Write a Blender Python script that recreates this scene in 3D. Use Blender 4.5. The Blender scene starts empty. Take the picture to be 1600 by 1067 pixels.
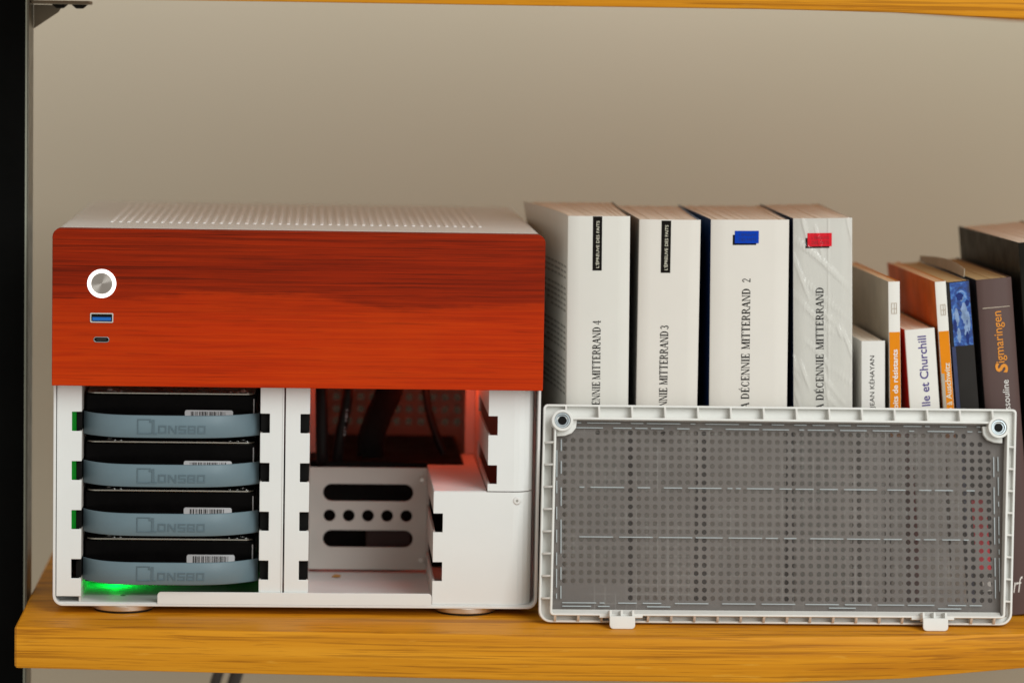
import bpy, math, random
from mathutils import Matrix, Vector
random.seed(7)
S = 0.001                                   # everything below is written in millimetres
SC = bpy.context.scene
COL = SC.collection
RAD = math.radians

# ------------------------------------------------------------------ camera, world, light, exposure
CP = (151.495, -1918.64, 346.767)
YAW, PITCH, ROLL = -0.0605182, -0.0941705, -0.0177015
cam = bpy.data.cameras.new('camera')
cam_ob = bpy.data.objects.new('camera', cam); COL.objects.link(cam_ob)
cam.sensor_width = 36.0; cam.lens = 115.875
cam.clip_start = 0.05; cam.clip_end = 50.0
Rm = Matrix.Rotation(YAW, 3, 'Z') @ Matrix.Rotation(PITCH, 3, 'X') @ Matrix.Rotation(ROLL, 3, 'Y')
rx, ry, rz = Rm.col[0], Rm.col[1], Rm.col[2]
M3 = Matrix((rx, rz, -ry)).transposed()
cam_ob.matrix_world = Matrix.Translation(Vector(CP) * S) @ M3.to_4x4()
cam.dof.use_dof = True; cam.dof.focus_distance = 1.925; cam.dof.aperture_fstop = 5.0
SC.camera = cam_ob

world = bpy.data.worlds.new('World'); SC.world = world; world.use_nodes = True
bg = world.node_tree.nodes['Background']
bg.inputs[0].default_value = (1.0, 0.965, 0.89, 1); bg.inputs[1].default_value = 0.50

def lamp(name, kind, loc, energy, color, size=None, size_y=None, target=None, radius=None):
    l = bpy.data.lights.new(name, kind); l.energy = energy; l.color = color
    if kind == 'AREA':
        l.shape = 'RECTANGLE'; l.size = size * S; l.size_y = (size_y or size) * S
    elif radius is not None:
        l.shadow_soft_size = radius * S
    o = bpy.data.objects.new(name, l); COL.objects.link(o)
    o.location = Vector(loc) * S
    if target is not None:
        o.rotation_euler = (Vector(target) * S - o.location).to_track_quat('-Z', 'Y').to_euler()
    return o
lamp('window_light', 'AREA', (1400, -1950, 1400), 50, (0.945, 0.99, 0.985), 1400, 2300, (280, 0, 120))

SC.view_settings.view_transform = 'Standard'; SC.view_settings.look = 'None'
SC.view_settings.exposure = 0.0; SC.view_settings.gamma = 1.0
SC.cycles.max_bounces = 8
SC.cycles.transparent_max_bounces = 12

# ------------------------------------------------------------------ materials
def nodes(name):
    m = bpy.data.materials.new(name); m.use_nodes = True
    nt = m.node_tree
    return m, nt, nt.nodes['Principled BSDF']

def nn(nt, t, **kw):
    n = nt.nodes.new(t)
    for k, v in kw.items(): setattr(n, k, v)
    return n

def coords(nt, scale=(1, 1, 1), rot=(0, 0, 0), loc=(0, 0, 0)):
    tc = nn(nt, 'ShaderNodeTexCoord'); mp = nn(nt, 'ShaderNodeMapping')
    nt.links.new(tc.outputs['Object'], mp.inputs['Vector'])
    mp.inputs['Scale'].default_value = scale; mp.inputs['Rotation'].default_value = rot
    mp.inputs['Location'].default_value = loc
    return mp.outputs['Vector']

def noise(nt, vec, scale, detail=4, rough=0.5, dist=0.0):
    n = nn(nt, 'ShaderNodeTexNoise')
    n.inputs['Scale'].default_value = scale; n.inputs['Detail'].default_value = detail
    n.inputs['Roughness'].default_value = rough; n.inputs['Distortion'].default_value = dist
    nt.links.new(vec, n.inputs['Vector'])
    return n.outputs['Fac']

def ramp(nt, fac, stops, interp='LINEAR'):
    r = nn(nt, 'ShaderNodeValToRGB'); cr = r.color_ramp; cr.interpolation = interp
    while len(cr.elements) < len(stops): cr.elements.new(0.5)
    for e, (p, c) in zip(cr.elements, stops):
        e.position = p; e.color = (c[0], c[1], c[2], 1) if isinstance(c, (tuple, list)) else (c, c, c, 1)
    nt.links.new(fac, r.inputs['Fac'])
    return r.outputs['Color']

def mix(nt, fac, a, b, mode='MIX'):
    n = nn(nt, 'ShaderNodeMix', data_type='RGBA', blend_type=mode)
    for sock, v in ((n.inputs[0], fac), (n.inputs[6], a), (n.inputs[7], b)):
        if isinstance(v, (int, float)): sock.default_value = v
        elif isinstance(v, (tuple, list)): sock.default_value = (*v[:3], 1)
        else: nt.links.new(v, sock)
    return n.outputs[2]

def math_(nt, op, a, b=None):
    n = nn(nt, 'ShaderNodeMath', operation=op)
    for i, v in enumerate((a, b)):
        if v is None: continue
        if isinstance(v, (int, float)): n.inputs[i].default_value = v
        else: nt.links.new(v, n.inputs[i])
    return n.outputs[0]

def bump(nt, bs, h, strength=0.1, dist=0.2):
    b = nn(nt, 'ShaderNodeBump'); b.inputs['Strength'].default_value = strength
    b.inputs['Distance'].default_value = dist * S
    nt.links.new(h, b.inputs['Height']); nt.links.new(b.outputs['Normal'], bs.inputs['Normal'])

def pr(name, color, rough=0.5, metal=0.0, var=0.06, vscale=30, bmp=0.0, bscale=1500, spec=0.3):
    """plain surface with slight mottling, roughness variation and fine relief"""
    m, nt, bs = nodes(name)
    v = coords(nt)
    f = noise(nt, v, vscale, 5, 0.6)
    d = tuple(c * (1 - var) for c in color); l = tuple(min(1, c * (1 + var)) for c in color)
    nt.links.new(ramp(nt, f, [(0.3, d), (0.7, l)]), bs.inputs['Base Color'])
    rr = ramp(nt, noise(nt, v, vscale * 3, 3), [(0.3, max(0.03, rough - 0.06)), (0.7, min(1, rough + 0.06))])
    nt.links.new(rr, bs.inputs['Roughness'])
    bs.inputs['Metallic'].default_value = metal
    bs.inputs['Specular IOR Level'].default_value = spec
    if bmp: bump(nt, bs, noise(nt, v, bscale, 2), bmp, 0.15)
    return m

MAT = {}
MAT['white_paint'] = pr('white_paint', (0.78, 0.785, 0.765), 0.42, var=0.015, bmp=0.12, bscale=2200)
MAT['white_satin'] = pr('white_satin', (0.76, 0.75, 0.725), 0.38, var=0.02, bmp=0.10, bscale=2200)
MAT['slot_lit_white'] = pr('slot_lit_white', (0.93, 0.93, 0.92), 0.5, var=0.02)  # light on the vent slot walls, painted as a brighter white
MAT['inner_shaded_white'] = pr('inner_shaded_white', (0.60, 0.555, 0.51), 0.5, var=0.02, bmp=0.1, bscale=2200)  # case white darkened, interior shading put into the colour
MAT['floor_white'] = pr('floor_white', (0.74, 0.735, 0.715), 0.6, var=0.02, spec=0.04)
MAT['white_plastic'] = pr('white_plastic', (0.74, 0.735, 0.70), 0.35, var=0.03, vscale=60)
MAT['black'] = pr('black', (0.005, 0.0045, 0.004), 0.5, var=0.2, spec=0.1)
MAT['black_gloss'] = pr('black_gloss', (0.004, 0.0035, 0.0035), 0.22, var=0.3, vscale=60, spec=0.05)
MAT['rubber'] = pr('rubber', (0.01, 0.01, 0.01), 0.7)
MAT['post'] = pr('post', (0.003, 0.003, 0.0027), 0.6, var=0.2, bmp=0.1, spec=0.03)
MAT['post_side_shading'] = pr('post_side_shading', (0.16, 0.15, 0.12), 0.35, metal=0.6)
MAT['highlight_tone'] = pr('highlight_tone', (0.30, 0.31, 0.25), 0.4, var=0.1)
MAT['bracket'] = pr('bracket', (0.20, 0.165, 0.115), 0.45, metal=0.3)
MAT['steel'] = pr('steel', (0.80, 0.78, 0.74), 0.42, metal=1.0, var=0.05)
MAT['drive_metal'] = pr('drive_metal', (0.55, 0.53, 0.47), 0.28, metal=1.0, var=0.08)
MAT['chrome'] = pr('chrome', (0.95, 0.95, 0.93), 0.25, metal=1.0, var=0.02)
MAT['zinc'] = pr('zinc', (0.38, 0.42, 0.44), 0.38, metal=1.0, var=0.06)
MAT['strap'] = pr('strap', (0.145, 0.208, 0.24), 0.42, var=0.05, vscale=40, bmp=0.06)
MAT['strap_logo_shade'] = pr('strap_logo_shade', (0.105, 0.152, 0.178), 0.4)  # relief shading of the embossed logo painted as a darker strap tone
MAT['sticker'] = pr('sticker', (0.62, 0.62, 0.64), 0.5)
MAT['ink'] = pr('ink', (0.010, 0.008, 0.007), 0.7, var=0.2, spec=0.05)
MAT['ink_soft'] = pr('ink_soft', (0.34, 0.325, 0.29), 0.7)
MAT['usb_blue'] = pr('usb_blue', (0.01, 0.13, 0.48), 0.35)
MAT['cover_white'] = pr('cover_white', (0.71, 0.69, 0.635), 0.42, var=0.03, vscale=14, bmp=0.10, bscale=260)
MAT['cover_white_b'] = pr('cover_white_b', (0.725, 0.685, 0.625), 0.42, var=0.03, vscale=14, bmp=0.10, bscale=260)
MAT['cover_blue'] = pr('cover_blue', (0.012, 0.03, 0.085), 0.4)
MAT['cover_dark'] = pr('cover_dark', (0.03, 0.028, 0.024), 0.4)
MAT['cover_kh'] = pr('cover_kh', (0.74, 0.72, 0.68), 0.4, var=0.03, bmp=0.10, bscale=260)
MAT['cover_paper'] = pr('cover_paper', (0.42, 0.37, 0.29), 0.55, var=0.12)
MAT['cover_orange'] = pr('cover_orange', (0.74, 0.235, 0.004), 0.5, var=0.06, spec=0.12)
MAT['cover_rust'] = pr('cover_rust', (0.62, 0.16, 0.03), 0.5, var=0.35, vscale=22)
MAT['cover_red'] = pr('cover_red', (0.62, 0.015, 0.03), 0.35)
MAT['print_pale'] = pr('print_pale', (0.20, 0.29, 0.47), 0.5, var=0.35, vscale=260)
MAT['cover_sky'] = pr('cover_sky', (0.08, 0.20, 0.42), 0.4)
MAT['hanging'] = pr('hanging', (0.07, 0.064, 0.058), 0.5)
MAT['print_red'] = pr('print_red', (0.95, 0.012, 0.05), 0.5, spec=0.1)
MAT['cover_ch'] = pr('cover_ch', (0.78, 0.755, 0.70), 0.4, var=0.02, bmp=0.10, bscale=260)
MAT['cover_navy'] = pr('cover_navy', (0.03, 0.04, 0.10), 0.35, var=0.3)
MAT['cover_grey'] = pr('cover_grey', (0.024, 0.021, 0.019), 0.5, var=0.15, spec=0.12)
MAT['cover_brown'] = pr('cover_brown', (0.098, 0.058, 0.052), 0.5, var=0.08, vscale=12, bmp=0.05, bscale=600)
MAT['cover_black'] = pr('cover_black', (0.012, 0.011, 0.008), 0.45, var=0.3, spec=0.15)
MAT['label_blue'] = pr('label_blue', (0.0015, 0.045, 0.42), 0.6, spec=0.08)
MAT['label_red'] = pr('label_red', (0.78, 0.003, 0.02), 0.6, spec=0.08)
MAT['ink_navy'] = pr('ink_navy', (0.004, 0.02, 0.15), 0.6)
MAT['ink_maroon'] = pr('ink_maroon', (0.32, 0.004, 0.012), 0.6)
MAT['ink_purple'] = pr('ink_purple', (0.075, 0.05, 0.22), 0.6)
MAT['ink_white'] = pr('ink_white', (0.80, 0.78, 0.74), 0.6)
MAT['ink_cream'] = pr('ink_cream', (0.72, 0.68, 0.55), 0.6)
MAT['ink_orange'] = pr('ink_orange', (0.75, 0.28, 0.03), 0.6)
MAT['ink_faint'] = pr('ink_faint', (0.50, 0.42, 0.33), 0.6)
MAT['cable'] = pr('cable', (0.007, 0.007, 0.007), 0.45, var=0.2, spec=0.2)
MAT['sleeve'] = pr('sleeve', (0.006, 0.0055, 0.005), 0.75, var=0.3, vscale=300, spec=0.1)
MAT['rear_steel'] = pr('rear_steel', (0.36, 0.32, 0.29), 0.5, var=0.04)
MAT['weld'] = pr('weld', (0.40, 0.44, 0.45), 0.4)
MAT['crumb'] = pr('crumb', (0.42, 0.20, 0.05), 0.7, var=0.3, vscale=900)
MAT['pcb'] = pr('pcb', (0.04, 0.018, 0.015), 0.5)

def emitter(name, color, strength):
    m, nt, bs = nodes(name)
    bs.inputs['Base Color'].default_value = (*color, 1)
    bs.inputs['Emission Color'].default_value = (*color, 1); bs.inputs['Emission Strength'].default_value = strength
    return m
MAT['ring_glow'] = emitter('ring_glow', (1.0, 0.99, 0.97), 1.15)
MAT['led_green'] = emitter('led_green', (0.02, 1.0, 0.08), 4.0)
MAT['notch_glow_green'] = emitter('notch_glow_green', (0.0, 0.22, 0.01), 0.55)
MAT['led_red'] = emitter('led_red', (1.0, 0.05, 0.01), 3.0)

def mat_wall():
    m, nt, bs = nodes('wall_paint')
    v = coords(nt)
    f = noise(nt, v, 2.2, 3, 0.5)
    nt.links.new(ramp(nt, f, [(0.3, (0.575, 0.51, 0.385)), (0.7, (0.61, 0.53, 0.41))]), bs.inputs['Base Color'])
    bs.inputs['Roughness'].default_value = 0.85
    bump(nt, bs, noise(nt, v, 500, 3), 0.15, 0.4)
    return m
MAT['wall'] = mat_wall()

def mat_oak(name, c_dark, c_mid, c_light, streak):
    m, nt, bs = nodes(name)
    f1 = noise(nt, coords(nt, (1.6, 24, 130), (0, 0.035, 0)), 1.5, 6, 0.65, 0.4)
    base = ramp(nt, f1, [(0.30, c_dark), (0.5, c_mid), (0.72, c_light)])
    f2 = noise(nt, coords(nt, (5, 70, 420), (0, 0.05, 0)), 1.6, 3, 0.55, 0.25)     # cathedral streaks
    s2 = ramp(nt, f2, [(0.54, 0.0), (0.63, 1.0)])
    f3 = noise(nt, coords(nt, (34, 200, 1500), (0, 0.05, 0)), 1.0, 2, 0.5)       # short open pores
    pores = ramp(nt, f3, [(0.60, 0.0), (0.70, 1.0)])
    f4 = noise(nt, coords(nt, (3.2, 30, 150), (0, 0.05, 0)), 1.4, 5, 0.6, 0.9)   # long darker lines
    s4 = ramp(nt, f4, [(0.53, 0.0), (0.62, 1.0)])
    c = mix(nt, math_(nt, 'MULTIPLY', s4, 0.25), base, c_dark)
    c = mix(nt, math_(nt, 'MULTIPLY', s2, 0.46), c, streak)
    c = mix(nt, math_(nt, 'MULTIPLY', pores, 0.35), c, streak)
    f5 = ramp(nt, noise(nt, coords(nt, (30, 60, 220)), 1.5, 2), [(0.66, 0.0), (0.74, 0.5)])   # pale ray flecks
    c = mix(nt, math_(nt, 'MULTIPLY', f5, 0.5), c, (0.80, 0.42, 0.06))
    nt.links.new(c, bs.inputs['Base Color'])
    bs.inputs['Roughness'].default_value = 0.42
    bs.inputs['Specular IOR Level'].default_value = 0.14
    bump(nt, bs, math_(nt, 'MULTIPLY', math_(nt, 'ADD', pores, s2), -1.0), 0.2, 0.2)
    return m
MAT['oak'] = mat_oak('oak', (0.49, 0.175, 0.007), (0.63, 0.25, 0.010), (0.73, 0.31, 0.018), (0.20, 0.055, 0.003))

def mat_cherry():
    m, nt, bs = nodes('cherry_veneer')
    R = (0, 0.010, 0)
    pore = noise(nt, coords(nt, (30, 1400, 1400), R), 1.0, 2, 0.5, 0.2)
    fine = noise(nt, coords(nt, (6.5, 640, 640), R), 1.6, 5, 0.7, 0.25)
    mid = noise(nt, coords(nt, (4.5, 240, 240), R), 1.7, 6, 0.68, 0.3)
    tone = noise(nt, coords(nt, (9, 16, 16)), 1.2, 4, 0.6)
    # the figured dark band lies in the upper half of the sheet (object z 136..228 mm)
    tc = nn(nt, 'ShaderNodeTexCoord'); sep = nn(nt, 'ShaderNodeSeparateXYZ')
    nt.links.new(tc.outputs['Object'], sep.inputs[0])
    wob = math_(nt, 'MULTIPLY', math_(nt, 'SUBTRACT', noise(nt, coords(nt, (5, 24, 24)), 1.3, 5, 0.65), 0.5), 0.030)
    z = math_(nt, 'ADD', sep.outputs[2], wob)
    zz = nn(nt, 'ShaderNodeMapRange'); nt.links.new(z, zz.inputs[0])
    zz.inputs[1].default_value = 0.136; zz.inputs[2].default_value = 0.228
    band = ramp(nt, zz.outputs[0], [(0.0, 0.05), (0.38, 0.14), (0.545, 0.30), (0.585, 0.80), (0.74, 0.95), (0.88, 0.78), (0.96, 0.80)])
    light = ramp(nt, mid, [(0.25, (0.40, 0.019, 0.0005)), (0.5, (0.52, 0.033, 0.0006)), (0.75, (0.60, 0.050, 0.0008))])
    light = mix(nt, ramp(nt, tone, [(0.42, 0.0), (0.66, 0.45)]), light, (0.56, 0.050, 0.0012))
    dark = ramp(nt, mid, [(0.28, (0.13, 0.008, 0.0006)), (0.5, (0.225, 0.0125, 0.0007)), (0.72, (0.34, 0.019, 0.0008))])
    c = mix(nt, band, light, dark)
    st = ramp(nt, fine, [(0.50, 0.0), (0.64, 1.0)])
    st = math_(nt, 'MULTIPLY', st, math_(nt, 'ADD', math_(nt, 'MULTIPLY', band, 0.62), 0.14))
    c = mix(nt, st, c, (0.075, 0.007, 0.001))
    pm = ramp(nt, pore, [(0.60, 0.0), (0.72, 1.0)])
    c = mix(nt, math_(nt, 'MULTIPLY', pm, 0.40), c, (0.11, 0.009, 0.001))
    vein = noise(nt, coords(nt, (1.3, 150, 150), (0, 0.014, 0)), 1.3, 4, 0.55, 0.6)
    vm = ramp(nt, vein, [(0.486, 0.0), (0.50, 1.0), (0.514, 0.0)])
    c = mix(nt, math_(nt, 'MULTIPLY', vm, math_(nt, 'ADD', math_(nt, 'MULTIPLY', band, 0.55), 0.10)), c, (0.05, 0.005, 0.001))
    nt.links.new(c, bs.inputs['Base Color'])
    bs.inputs['Roughness'].default_value = 0.40
    bs.inputs['Specular IOR Level'].default_value = 0.10
    bump(nt, bs, fine, 0.08, 0.1)
    return m
MAT['cherry'] = mat_cherry()

def mat_pages(name, c, axis_scale):
    m, nt, bs = nodes(name)
    f = noise(nt, coords(nt, axis_scale), 1.0, 3, 0.7)
    d = tuple(x * 0.92 for x in c)
    col = ramp(nt, f, [(0.3, d), (0.65, c)])
    f2 = noise(nt, coords(nt, (25, 12, 25)), 1.0, 3)
    col = mix(nt, math_(nt, 'MULTIPLY', f2, 0.35), col, (c[0] * 0.7, c[1] * 0.6, c[2] * 0.45))
    nt.links.new(col, bs.inputs['Base Color']); bs.inputs['Roughness'].default_value = 0.85
    bump(nt, bs, f, 0.12, 0.2)
    return m
MAT['pages'] = mat_pages('pages', (0.96, 0.87, 0.75), (2500, 12, 12))
MAT['pages_tan'] = mat_pages('pages_tan', (0.93, 0.66, 0.40), (2500, 12, 12))
MAT['pages_old'] = mat_pages('pages_old', (0.62, 0.45, 0.22), (2500, 12, 12))

def mat_brushed():
    m, nt, bs = nodes('brushed_disc')
    bs.inputs['Metallic'].default_value = 1.0
    bs.inputs['Base Color'].default_value = (0.50, 0.46, 0.42, 1)
    bs.inputs['Roughness'].default_value = 0.32
    bs.inputs['Anisotropic'].default_value = 0.92
    bs.inputs['Anisotropic Rotation'].default_value = 0.25
    t = nn(nt, 'ShaderNodeTangent', direction_type='RADIAL', axis='Y')
    nt.links.new(t.outputs[0], bs.inputs['Tangent'])
    return m
MAT['brushed'] = mat_brushed()

def mat_filter():
    """woven nylon dust filter: fine threads with open gaps between them"""
    m, nt, bs = nodes('filter_weave')
    tc = nn(nt, 'ShaderNodeTexCoord'); sep = nn(nt, 'ShaderNodeSeparateXYZ')
    nt.links.new(tc.outputs['Object'], sep.inputs[0])
    def thr(o, period, width):
        f = math_(nt, 'FRACT', math_(nt, 'MULTIPLY', o, 1.0 / (period * S)))
        return math_(nt, 'LESS_THAN', f, width)
    x, z = sep.outputs[0], sep.outputs[2]
    weave = math_(nt, 'MAXIMUM', thr(x, 0.62, 0.42), thr(z, 0.62, 0.42))
    coarse = math_(nt, 'MAXIMUM', thr(x, 6.2, 0.055), thr(z, 5.6, 0.055))
    dirt = noise(nt, coords(nt, (1.6, 1, 0.7)), 11, 5, 0.62)
    c = ramp(nt, dirt, [(0.28, (0.050, 0.040, 0.034)), (0.72, (0.135, 0.114, 0.100))])
    pat = ramp(nt, noise(nt, coords(nt), 60, 3), [(0.45, 0.0), (0.62, 1.0)])
    c = mix(nt, math_(nt, 'MULTIPLY', math_(nt, 'MULTIPLY', coarse, pat), 0.55), c, (0.42, 0.42, 0.39))
    nt.links.new(c, bs.inputs['Base Color'])
    bs.inputs['Roughness'].default_value = 0.6
    tr = nn(nt, 'ShaderNodeBsdfTransparent'); mx = nn(nt, 'ShaderNodeMixShader')
    fac = math_(nt, 'ADD', math_(nt, 'MULTIPLY', weave, 0.24), 0.17)
    fac = math_(nt, 'ADD', fac, math_(nt, 'MULTIPLY', dirt, 0.12))
    nt.links.new(fac, mx.inputs[0]); nt.links.new(tr.outputs[0], mx.inputs[1]); nt.links.new(bs.outputs[0], mx.inputs[2])
    nt.links.new(mx.outputs[0], nt.nodes['Material Output'].inputs['Surface'])
    return m
MAT['filter'] = mat_filter()
def mat_rear_dimming():  # dark see-through sheet added to dim the rear holes
    m, nt, bs = nodes('rear_dimming')
    bs.inputs['Base Color'].default_value = (0.02, 0.02, 0.02, 1)
    tr = nn(nt, 'ShaderNodeBsdfTransparent'); mx = nn(nt, 'ShaderNodeMixShader'); mx.inputs[0].default_value = 0.68
    nt.links.new(tr.outputs[0], mx.inputs[1]); nt.links.new(bs.outputs[0], mx.inputs[2])
    nt.links.new(mx.outputs[0], nt.nodes['Material Output'].inputs['Surface'])
    return m
MAT['rear_dimming'] = mat_rear_dimming()
MAT['perf'] = pr('perf', (0.28, 0.25, 0.23), 0.5, var=0.08, vscale=25)

def mat_wrap():
    m, nt, bs = nodes('shrink_wrap')
    gl = nn(nt, 'ShaderNodeBsdfGlossy'); gl.inputs['Roughness'].default_value = 0.13
    tr = nn(nt, 'ShaderNodeBsdfTransparent'); mx = nn(nt, 'ShaderNodeMixShader')
    lw = nn(nt, 'ShaderNodeLayerWeight'); lw.inputs[0].default_value = 0.25
    f = math_(nt, 'ADD', math_(nt, 'MULTIPLY', lw.outputs['Fresnel'], 0.75), 0.02)
    nt.links.new(f, mx.inputs[0]); nt.links.new(tr.outputs[0], mx.inputs[1]); nt.links.new(gl.outputs[0], mx.inputs[2])
    nt.links.new(mx.outputs[0], nt.nodes['Material Output'].inputs['Surface'])
    return m
MAT['wrap'] = mat_wrap()

def mat_picture():
    m, nt, bs = nodes('blue_photo_print')
    v = coords(nt, (1, 1, 1))
    f = noise(nt, v, 160, 4, 0.6, 0.8)
    c = ramp(nt, f, [(0.34, (0.004, 0.014, 0.07)), (0.50, (0.008, 0.06, 0.30)), (0.60, (0.06, 0.19, 0.50)), (0.72, (0.36, 0.46, 0.66))])
    nt.links.new(c, bs.inputs['Base Color']); bs.inputs['Roughness'].default_value = 0.4
    return m
MAT['picture'] = mat_picture()

# ------------------------------------------------------------------ mesh helpers
class MB:
    def __init__(self): self.v = []; self.f = []
    def add(self, verts, faces):
        b = len(self.v); self.v += [tuple(p) for p in verts]
        self.f += [tuple(i + b for i in f) for f in faces]
        return self
    def box(self, x0, x1, y0, y1, z0, z1):
        return self.add([(x0,y0,z0),(x1,y0,z0),(x1,y1,z0),(x0,y1,z0),(x0,y0,z1),(x1,y0,z1),(x1,y1,z1),(x0,y1,z1)],
                        [(0,3,2,1),(4,5,6,7),(0,1,5,4),(1,2,6,5),(2,3,7,6),(3,0,4,7)])
    def hexa(self, p):                      # 8 corners in box order
        return self.add(p, [(0,3,2,1),(4,5,6,7),(0,1,5,4),(1,2,6,5),(2,3,7,6),(3,0,4,7)])
    def prism(self, out, axis, c0, c1):
        """outline (a,b) pairs extruded along axis: y -> (a,c,b); x -> (c,a,b); z -> (a,b,c)"""
        def P(a, b, c): return {'y': (a, c, b), 'x': (c, a, b), 'z': (a, b, c)}[axis]
        n = len(out)
        vs = [P(a, b, c0) for a, b in out] + [P(a, b, c1) for a, b in out]
        fs = [tuple(range(n)), tuple(range(2 * n - 1, n - 1, -1))]
        fs += [(i, n + i, n + (i + 1) % n, (i + 1) % n) for i in range(n)]
        return self.add(vs, fs)
    def ring(self, outer, inner, axis, c0, c1):
        """closed band between two outlines with the same number of points"""
        def P(a, b, c): return {'y': (a, c, b), 'x': (c, a, b), 'z': (a, b, c)}[axis]
        n = len(outer)
        vs = [P(a, b, c) for c in (c0, c1) for o in (outer, inner) for a, b in o]
        fs = []
        for i in range(n):
            j = (i + 1) % n
            fs += [(i, j, n + j, n + i), (2*n + i, 3*n + i, 3*n + j, 2*n + j),
                   (i, 2*n + i, 2*n + j, j), (n + i, n + j, 3*n + j, 3*n + i)]
        return self.add(vs, fs)
    def cyl(self, c, r0, r1, h0, h1, axis='y', n=32, caps=True):
        def P(a, b, t):
            return {'y': (c[0] + a, c[1] + t, c[2] + b), 'x': (c[0] + t, c[1] + a, c[2] + b), 'z': (c[0] + a, c[1] + b, c[2] + t)}[axis]
        vs = [P(r * math.cos(2*math.pi*i/n), r * math.sin(2*math.pi*i/n), t) for r, t in ((r0, h0), (r1, h1)) for i in range(n)]
        fs = [(i, (i+1) % n, n + (i+1) % n, n + i) for i in range(n)]
        if caps: fs += [tuple(range(n-1, -1, -1)), tuple(range(n, 2*n))]
        return self.add(vs, fs)
    def tube(self, path, r, n=10, flat=1.0):
        """round (or flattened) tube along a path; flat scales the y half-width"""
        pts = [Vector(p) for p in path]; k = len(pts); vs = []; fs = []
        for i, p in enumerate(pts):
            t = (pts[min(i+1, k-1)] - pts[max(i-1, 0)]).normalized()
            u = t.cross(Vector((0, 1, 0)))
            if u.length < 1e-4: u = t.cross(Vector((1, 0, 0)))
            u.normalize(); w = u.cross(t).normalized()
            rr = r[i] if isinstance(r, (list, tuple)) else r
            for j in range(n):
                a = 2 * math.pi * j / n
                vs.append(p + u * (rr * math.cos(a)) + w * (rr * flat * math.sin(a)))
        for i in range(k - 1):
            for j in range(n):
                j2 = (j + 1) % n
                fs.append((i*n + j, i*n + j2, (i+1)*n + j2, (i+1)*n + j))
        fs += [tuple(range(n-1, -1, -1)), tuple(range((k-1)*n, k*n))]
        return self.add(vs, fs)
    def build(self, name, mat, parent=None, bevel=0.0, segs=2, smooth=35, origin=None):
        if origin is None: origin = Vector((0, 0, 0))
        origin = Vector(origin)
        me = bpy.data.meshes.new(name)
        me.from_pydata([(Vector(p) - origin) * S for p in self.v], [], self.f)
        me.materials.append(MAT[mat]); me.validate(); me.update()
        bm_fix(me)
        if smooth:
            me.polygons.foreach_set('use_smooth', [True] * len(me.polygons)); me.set_sharp_from_angle(angle=RAD(smooth))
        o = bpy.data.objects.new(name, me); COL.objects.link(o)
        o.location = origin * S
        if parent is not None: o.parent = parent
        if bevel:
            b = o.modifiers.new('bevel', 'BEVEL'); b.width = bevel * S; b.segments = segs
            b.limit_method = 'ANGLE'; b.angle_limit = RAD(40); b.harden_normals = False
        return o

import bmesh
def bm_fix(me):
    bm = bmesh.new(); bm.from_mesh(me)
    bmesh.ops.recalc_face_normals(bm, faces=bm.faces)
    bm.to_mesh(me); bm.free()

def root(name, label, cat, loc=(0, 0, 0), rot=(0, 0, 0), group=None):
    o = bpy.data.objects.new(name, None); COL.objects.link(o)
    o.empty_display_size = 0.02; o.location = Vector(loc) * S; o.rotation_euler = rot
    o['label'] = label; o['category'] = cat
    if group: o['group'] = group
    return o

def tag(o, label, cat, group=None):
    o['label'] = label; o['category'] = cat
    if group: o['group'] = group
    return o

def rrect(x0, x1, z0, z1, r, n=6):
    """rounded rectangle; r is one radius or four (bottom left, bottom right, top right, top left)"""
    if not isinstance(r, (list, tuple)): r = [r] * 4
    out = []
    for (cx, cz, sx, sz, a0, q) in ((x0, z0, 1, 1, 180, r[0]), (x1, z0, -1, 1, 270, r[1]), (x1, z1, -1, -1, 0, r[2]), (x0, z1, 1, -1, 90, r[3])):
        q = max(q, 0.001)
        for i in range(n + 1):
            a = RAD(a0 + 90 * i / n)
            out.append((cx + sx * q + q * math.cos(a), cz + sz * q + q * math.sin(a)))
    return out

# flat lettering ---------------------------------------------------
_cache = {}
def font_mesh(s, bold=0.0, shear=0.0):
    key = (s, bold, shear)
    if key not in _cache:
        cu = bpy.data.curves.new('letters', 'FONT'); cu.body = s; cu.size = 1.0; cu.offset = bold; cu.shear = shear; cu.resolution_u = 3
        ob = bpy.data.objects.new('letters', cu); COL.objects.link(ob)
        dg = bpy.context.evaluated_depsgraph_get(); dg.update()
        me = bpy.data.meshes.new_from_object(ob.evaluated_get(dg))
        vs = [(v.co.x, v.co.y) for v in me.vertices]; fs = [tuple(p.vertices) for p in me.polygons]
        bpy.data.objects.remove(ob); bpy.data.curves.remove(cu); bpy.data.meshes.remove(me)
        x0 = min(v[0] for v in vs); x1 = max(v[0] for v in vs); y0 = min(v[1] for v in vs); y1 = max(v[1] for v in vs)
        vs = [((a - x0) / (x1 - x0), (b - y0) / (y1 - y0)) for a, b in vs]
        _cache[key] = (vs, fs)
    return _cache[key]

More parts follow.
